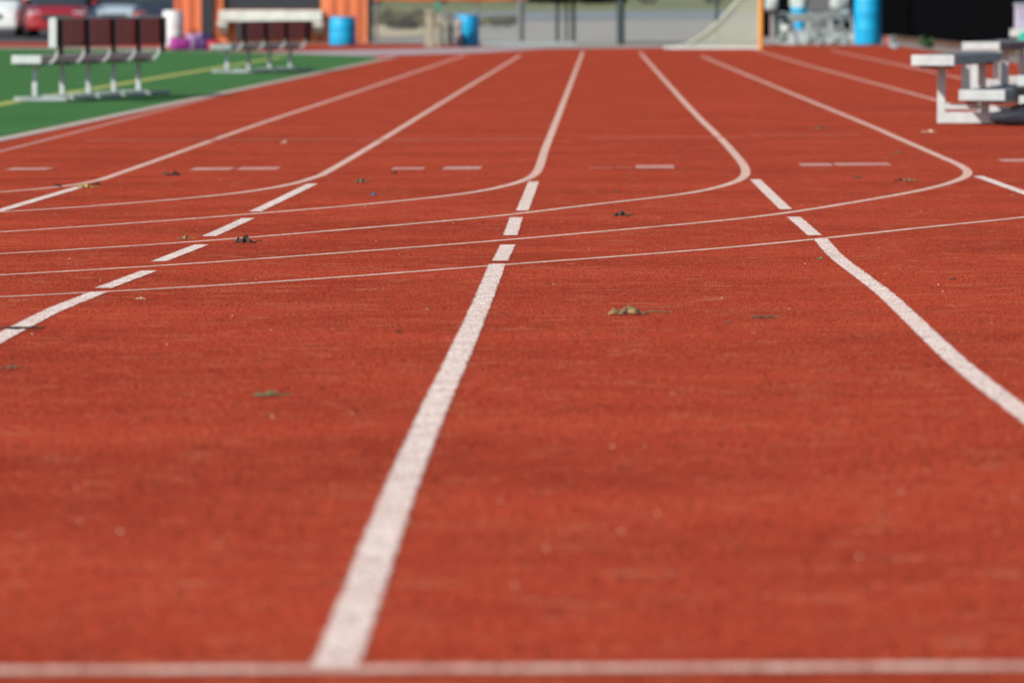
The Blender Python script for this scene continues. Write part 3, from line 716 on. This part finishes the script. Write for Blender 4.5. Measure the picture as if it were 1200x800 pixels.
# ------------------------------------------------------------------ litter along the black fence
def crumple(name, loc, size, m, seed, label, cat, group=None):
    rnd = random.Random(seed); bm = bmesh.new(); bmesh.ops.create_icosphere(bm, subdivisions=3, radius=.5)
    ph = [rnd.uniform(0, 6) for _ in range(9)]
    for v in bm.verts:
        c = v.co; n_ = 1+.22*math.sin(c.x*9+ph[0])*math.sin(c.y*8+ph[1])+.18*math.sin(c.z*13+ph[2]+c.x*6)+rnd.uniform(-.09, .09)
        v.co = Vector((c.x*n_*size[0], c.y*n_*size[1], max(0, (c.z*n_+.45))*size[2]))
    me = bpy.data.meshes.new(name); bm.to_mesh(me); bm.free(); me.materials.append(M[m]); o = bpy.data.objects.new(name, me); COL.objects.link(o); o.location = loc
    return tag(o, label, cat, group)
for x, y, sz, m, lb, sd_ in ((1041, 55, (.16, .14, .22), 'redcloth', 'crumpled red wrapper in the litter right of the tall blue barrel', 21), (1046, 56, (.17, .15, .26), 'hurdlebar', 'crumpled pale paper in the litter beside the tall blue barrel', 22),
        (1049, 57.5, (.18, .14, .12), 'carsilver', 'pale blue scrap in front of the crumpled pale paper', 23)):
    crumple('litter', gp(x, y), sz, m, sd_, lb, 'litter', 'litter at the foot of the black fence')
def shrub(name, loc, rx, ry, h, n, ls, m, label, cat, group, seed, stem=True):
    rnd = random.Random(seed); t = empty(name, loc, 0, label, cat, group); mb = MB()
    cl = [(rnd.uniform(-.6, .6)*rx, rnd.uniform(-.6, .6)*ry, rnd.uniform(.25, .85)*h, rnd.uniform(.25, .5)) for _ in range(11)]
    for _ in range(n):
        c = rnd.choice(cl); d = Vector((rnd.gauss(0, 1), rnd.gauss(0, 1), rnd.gauss(0, 1))).normalized()*rnd.random()**.4*c[3]
        pnt = Vector((c[0]+d.x*rx, c[1]+d.y*ry, max(.03, c[2]+d.z*h*.6)))
        a = Vector((rnd.gauss(0, 1), rnd.gauss(0, 1), rnd.gauss(0, .7))).normalized(); b = a.orthogonal().normalized(); s = ls*rnd.uniform(.6, 1.3)
        mb.add([pnt-a*s, pnt+b*s*.45, pnt+a*s, pnt-b*s*.45], [(0, 1, 2, 3)])
    mb.build('foliage', m, t)
    if stem:
        mb = MB()
        for k in range(5):
            c = cl[k]; mb.tube([(c[0]*.1, c[1]*.1, 0), (c[0]*.5, c[1]*.5, c[2]*.5), (c[0], c[1], c[2])], [.03*h, .02*h, .008*h], 6)
        mb.build('stem', 'bark', t)
    return t
shrub('weed', gp(1087, 58), .16, .16, .28, 160, .05, 'leafgreen', 'small green weed growing at the foot of the black fence', 'plant', None, 31)
shrub('low_shrub', (PX(480, 252), 252, g(-5, 252)), 1.1, .7, .62, 1600, .10, 'leafolive', 'low olive shrub on the sand behind the fence near the kiosk', 'shrub', None, 32)
shrub('low_shrub', (PX(455, 262), 262, g(-5, 262)), 1.0, .7, .42, 1200, .10, 'leafolive', 'lower dry shrub left of the olive shrub on the sand', 'shrub', None, 33)
shrub('low_shrub', (PX(585, 256), 256, g(-3, 256)), .9, .6, .34, 1000, .09, 'leafolive', 'dry shrub seen through the fence right of the blue barrel', 'shrub', None, 34)
k = 0
desc = ['between the kiosk and the far road', 'behind the orange banner', 'seen over the sandy patch', 'behind the gate', 'above the fence opening', 'behind the green post', 'behind the lacrosse goal net', 'behind the hurdles', 'beyond the black fence corner', 'beyond the tall blue barrel']
for i, x in enumerate((330, 440, 520, 610, 690, 760, 835, 920, 1010, 1100)):
    Y = 309+(i*7 % 5)*1.2
    shrub('hedge_shrub', (PX(x, Y), Y, g(PX(x, Y), Y)+.03), 1.9, 1.2, 2.6+.3*(i % 3), 2200, .17, 'leafdark', 'dark hedge shrub on the far verge '+desc[i], 'shrub', 'dark hedge on the far verge', 40+i)
desc = ['behind the white car', 'behind the red car', 'behind the silver car', 'behind the dark blue car', 'left of the kiosk roof']
for i, x in enumerate((0, 55, 110, 165, 225)):
    Y = 256+(i % 2)
    shrub('hedge_shrub', (PX(x, Y), Y, g(PX(x, Y), Y)), 1.3, 1.0, 3.0, 2200, .15, 'leafdark', 'tall dark hedge shrub '+desc[i], 'shrub', 'dark hedge behind the parked cars', 60+i)

# ------------------------------------------------------------------ parked cars, noses towards the field
def car(loc, rz, paint, label, w=1.8, L=4.4, lampm='lamp', hood=.92, roof_h=1.47):
    t = empty('parked_car', loc, rz, label, 'car', 'cars parked beyond the field')
    def loft(st, name, m, parent=None):
        mb = MB(); n = None
        for (y, hw, zb, zt, tw) in st:
            ring = [(-hw*.93, zb), (-hw, zb+.10*(zt-zb)+.03), (-hw*1.0, zb+.55*(zt-zb)), (-hw*(1+tw)/2*1.0, zb+.88*(zt-zb)), (-hw*tw, zt-.01), (-hw*tw*.5, zt+.015), (0, zt+.02)]
            ring = ring+[(-u, v) for u, v in ring[-2::-1]]; n = len(ring)
            mb.v += [(u, y, v) for u, v in ring]
        for i in range(len(st)-1):
            for k in range(n): mb.f.append((i*n+k, i*n+(k+1) % n, (i+1)*n+(k+1) % n, (i+1)*n+k))
        mb.f.append(tuple(range(n))); mb.f.append(tuple((len(st)-1)*n+k for k in range(n))[::-1])
        return mb.build(name, m, parent or t, True)
    hw = w/2
    body = loft([(0, hw*.80, .32, .62, .9), (.06, hw*.90, .27, .72, .88), (.25, hw*.97, .25, .80, .86), (.7, hw, .24, hood-.03, .86), (1.35, hw, .24, hood, .88), (2.4, hw, .24, hood+.03, .9), (3.6, hw, .25, hood+.05, .88), (4.15, hw*.97, .28, hood+.04, .84), (L-.05, hw*.9, .34, .86, .84), (L, hw*.84, .38, .8, .84)], 'body', paint)
    loft([(1.15, hw*.84, hood-.02, hood+.02, .9), (1.75, hw*.85, hood, roof_h-.06, .76), (2.1, hw*.86, hood, roof_h-.01, .76), (3.0, hw*.86, hood, roof_h-.02, .75), (3.65, hw*.84, hood, roof_h-.16, .75), (4.15, hw*.80, hood, hood+.05, .88)], 'glasshouse', 'carglass')
    loft([(1.72, hw*.66, roof_h-.075, roof_h-.04, .95), (2.1, hw*.68, roof_h-.03, roof_h+.012, .93), (3.0, hw*.68, roof_h-.04, roof_h+.004, .92), (3.6, hw*.65, roof_h-.18, roof_h-.125, .93)], 'roof', paint)
    for s in (-1, 1):
        for yy in (.82, 3.5):
            wh = MB().lathe([(.10, -.1), (.30, -.1), (.325, -.07), (.325, .07), (.30, .1), (.10, .1)], 26); wh.v = [(s*(hw-.11)+z_, yy+x_, .325+y_) for x_, y_, z_ in wh.v]; wo = wh.build('wheel', 'tyre', t, True)
            rm = MB().lathe([(.21, -.112), (.2, -.09), (.05, -.105), (.02, -.11)], 22); rm.v = [(s*(hw-.11)-s*z_, yy+x_, .325+y_) for x_, y_, z_ in rm.v]; rm.build('rim', 'rim', wo, True)
        hl = MB().box(-.19, .19, -.05, .05, -.075, .075, .03, 3); hl.v = [(s*hw*.66+u, .085+v+abs(u)*.1, .665+z_) for u, v, z_ in hl.v]; hl.build('headlight', lampm, t, True)
        mr = MB().box(-.09, .09, -.05, .05, -.06, .06, .03, 2); mr.v = [(s*(hw+.06)+u, 1.55+v, hood+.08+z_) for u, v, z_ in mr.v]; mr.build('mirror', paint, t, True)
    MB().box(-hw*.42, hw*.42, -.022, .06, .50, .64, .02).build('grille', 'blackmetal', t)
    MB().box(-hw*.45, hw*.45, -.032, .0, .645, .665, .006).build('grille_trim', 'chrome', t)
    mb = MB().box(-hw*.86, hw*.86, -.06, .12, .24, .44, .04); mb.build('bumper', paint, t, True)
    MB().box(-.16, .16, -.078, -.062, .33, .42, .004).build('number_plate', 'white', t)
    return t
def park(x, Y, paint, label, rz=0, **k):
    X = PX(x, Y); car((X, Y, g(X, Y)+.006), rz, paint, label, **k)
park(-14, 241, 'carwhite', 'white car at the left edge, parked beyond the field', w=1.85, hood=1.05, roof_h=1.7)
park(66, 239, 'carred', 'glossy red car parked between the white and the silver car', w=1.86)
park(133, 240.5, 'carsilver', 'pale blue silver car parked right of the red car', w=1.78)
park(188, 238.5, 'cardark', 'dark blue car with amber lamps parked left of the orange kiosk', w=1.72, lampm='orangelamp')

# ------------------------------------------------------------------ fallen leaves, twigs and scraps on the track
def leafmat(n, c, c2): M[n] = mat(n, c, .8, noise=45, col2=c2, bump=.3, bscale=120)
leafmat('tanleaf', (.27, .165, .065), (.09, .055, .024)); leafmat('darkleaf', (.055, .026, .015), (.018, .010, .007)); leafmat('brownleaf', (.17, .075, .035), (.085, .04, .02))
leafmat('yellowleaf', (.40, .30, .07), (.20, .13, .04)); leafmat('greenleaf', (.12, .15, .055), (.07, .085, .035)); leafmat('paleleaf', (.52, .40, .28), (.36, .24, .15)); leafmat('bluescrap', (.06, .11, .20), (.04, .07, .13))
def leaf(x, y, wpx, hpx, m, label, seed, rz=None, stem=True, name='fallen_leaf', lobes=3, cat='leaf', group='dry leaves scattered on the track'):
    rnd = random.Random(seed); pos = gp(x, y+1); px = pos.y/F; Lg = wpx*px; Hh = max(.003, hpx*px*.66)
    rz = rnd.uniform(-.4, .4) if rz is None else rz
    t = empty(name, (pos.x, pos.y, pos.z+.005), rz, label, cat, group)
    mb = MB(); nu, nv = 30, 15; off = Vector((seed*7.3, seed*3.1, 0)); a1 = rnd.uniform(0, 6)
    fold = rnd.uniform(.25, .5); cx = rnd.uniform(.5, .68); ct = rnd.uniform(.08, .2)
    for i in range(nu+1):
        u = i/nu; hw = Lg*.40*(math.sin(math.pi*min(1, u*1.02))**.6)*(1+.42*math.sin(u*math.pi*2*lobes+a1))+.001
        for j in range(nv+1):
            v = j/nv*2-1
            xx = (u-.5)*Lg*(1+.04*math.sin(v*5+a1)); yy = v*hw*(1-.3*abs(v))
            q = Vector((u*2.9, v*1.3, 0))+off
            lump = 1-abs(noise.noise(q))*2.2; fine = noise.noise(q*3.1)
            dome = math.exp(-((u-cx)/.2)**2)*(1-.35*v*v)+.55*math.exp(-((u-ct)/.09)**2)
            z = Hh*((.85*dome+.25*max(0, lump))*(1-.93*v*v)+.16*fine*(1-v*v)+.12*noise.noise(q*7)+.05)
            z *= .12+.88*min(1, math.sin(math.pi*min(.985, u+.012))*1.8)
            mb.v.append((xx+Hh*.2*fine, yy, max(0, z)))
    for i in range(nu):
        for j in range(nv): a = i*(nv+1)+j; mb.f.append((a, a+1, a+nv+2, a+nv+1))
    o = mb.build('blade', m, t, True)
    md = o.modifiers.new('thickness', 'SOLIDIFY'); md.thickness = .0012
    if stem: MB().tube([(Lg*.44, 0, Hh*.15), (Lg*.62, Lg*.06, Hh*.32), (Lg*.82, Lg*.02, Hh*.22)], [.0022, .0017, .0015], 6).build('stem', m, t, True)
    return t
def twig(x, y, wpx, hpx, m, label, seed, rz=0):
    rnd = random.Random(seed); pos = gp(x, y+1); px = pos.y/F; Lg = wpx*px; r = hpx*px/2*.7
    t = empty('twig', (pos.x, pos.y, pos.z+.006), rz, label, 'twig', 'twigs lying on the track'); mb = MB()
    pts = [((u-.5)*Lg, rnd.uniform(-.012, .012)*Lg*2, r+rnd.uniform(0, r*.9)) for u in lin(0, 1, 9)]
    mb.tube(pts, [r*(1.1-.5*abs(k-3)/6)*rnd.uniform(.8, 1.15) for k in range(9)], 7); mb.build('stalk', m, t, True)
    mb = MB(); q_ = pts[5]; mb.tube([q_, (q_[0]+Lg*.1, q_[1]+Lg*.06, r*2.6), (q_[0]+Lg*.2, q_[1]+Lg*.1, r*2.2)], [r*.6, r*.45, r*.3], 6); mb.build('side_shoot', m, t, True)
leaf(735, 369, 48, 14, 'tanleaf', 'large crumpled tan leaf lying alone in the middle lane, nearest big leaf', 3, 0.1)
leaf(287, 285, 26, 13, 'darkleaf', 'nearly black curled leaf beside the dashes of the second line from the left', 8, .2)
leaf(215, 281, 15, 7, 'tanleaf', 'small tan leaf just left of the nearly black curled leaf', 9)
leaf(100, 220, 20, 8, 'yellowleaf', 'yellowish leaf where the leftmost lane line splits', 10)
leaf(113, 217, 10, 6, 'darkleaf', 'small dark leaf touching the yellowish leaf', 11, stem=False)
leaf(68, 219, 10, 5, 'darkleaf', 'small dark leaf on the outermost turning line at the far left', 12, stem=False)
leaf(203, 206, 16, 9, 'darkleaf', 'dark upright curled leaf between the two leftmost lane lines', 13)
leaf(192, 204.5, 9, 6, 'brownleaf', 'brown leaf touching the left of the dark upright leaf', 14, stem=False)
leaf(424, 214, 21, 8, 'brownleaf', 'brown crumpled leaf above the blue scrap', 15)
leaf(438, 229, 9, 5, 'bluescrap', 'small blue scrap of plastic below a brown leaf', 16, stem=False, name='plastic_scrap', cat='scrap', group='scraps on the track')
leaf(728, 253.5, 19, 9, 'darkleaf', 'dark curled leaf between the two sweeping lines right of the middle', 17)
leaf(735, 253, 9, 6, 'tanleaf', 'little tan leaf lying in the dark curled leaf right of the middle', 18, stem=False)
leaf(11, 433, 24, 7, 'brownleaf', 'blurred dark brown leaf at the left edge below the twig', 19)
leaf(313, 465, 36, 7, 'greenleaf', 'narrow dull green leaf in the near left lane', 20, .05, lobes=1)
leaf(501, 364, 5, 4, 'yellowleaf', 'tiny ochre crumb of leaf left of the middle lane line', 21, stem=False)
leaf(961, 304, 9, 4, 'greenleaf', 'small green leaf bit at the left edge of the right chute line', 22, stem=False)
leaf(1067, 212.5, 18, 6, 'tanleaf', 'flat tan leaf inside the right hand turning line', 23)
leaf(1053, 212, 10, 5, 'darkleaf', 'dark leaf scrap touching the flat tan leaf', 24, stem=False)
leaf(1005, 209, 13, 5, 'brownleaf', 'brown leaf left of the flat tan leaf', 25, stem=False)
leaf(1051, 180, 13, 5, 'brownleaf', 'brown leaf close to the right turning line, above the marks', 26, stem=False)
leaf(960, 151, 22, 5, 'brownleaf', 'long brown leaf in the lane before the black fence', 27)
leaf(462, 204, 8, 5, 'darkleaf', 'dark leaf crumb at the end of a faded mark', 30, stem=False)
leaf(333, 168, 8, 6, 'paleleaf', 'pale leaf on the old faint cross mark', 31, stem=False)
leaf(1117, 328, 8, 4, 'darkleaf', 'small dark leaf bit in the right lane past the chute line', 34, stem=False)
leaf(723, 225.5, 7, 4, 'brownleaf', 'brown leaf bit above the dark curled leaf', 35, stem=False)
leaf(1088, 155, 18, 5, 'paleleaf', 'pale paper scrap in front of the near bleacher post', 36, stem=False, name='paper_scrap', cat='scrap', group='scraps on the track')
leaf(852, 379, 11, 3, 'brownleaf', 'brown flake left of the short grey twig', 37, stem=False)
leaf(468, 390, 9, 3, 'darkleaf', 'dark flake left of the middle line in the near lane', 38, stem=False)
leaf(165, 351, 13, 3, 'paleleaf', 'pale flake under the last turning line at the left', 39, stem=False)
twig(897, 375, 33, 4.5, 'brownleaf', 'short grey brown twig right of the large tan leaf', 50)
twig(26, 388, 54, 4.5, 'darkleaf', 'long dark twig lying across the left chute line', 51, .05)
twig(772, 367, 30, 2, 'tanleaf', 'thin pale stalk beside the large tan leaf', 52, .1)
# grit: loose granules, uncountable
rnd = random.Random(5)
for nm, m, n in (('pale_grit', 'paleleaf', 260), ('dark_grit', 'darkleaf', 260)):
    mb = MB()
    for _ in range(n):
        Y = 12+rnd.random()**1.3*75; X = rnd.uniform(-.085, .075)*Y; s = rnd.uniform(.0012, .0042); z = g(X, Y)+.006
        if not -4.2 < X < 6.4: continue
        a = rnd.uniform(0, 6); mb.add([(X+s*math.cos(a+q), Y+s*math.sin(a+q), z) for q in (0, 2.1, 4.2)]+[(X, Y, z+s*1.1)], [(0, 1, 3), (1, 2, 3), (2, 0, 3)])
    tag(mb.build(nm, m), kind='stuff', label=('pale' if nm[0] == 'p' else 'dark')+' loose grit scattered over the red track', cat='grit')
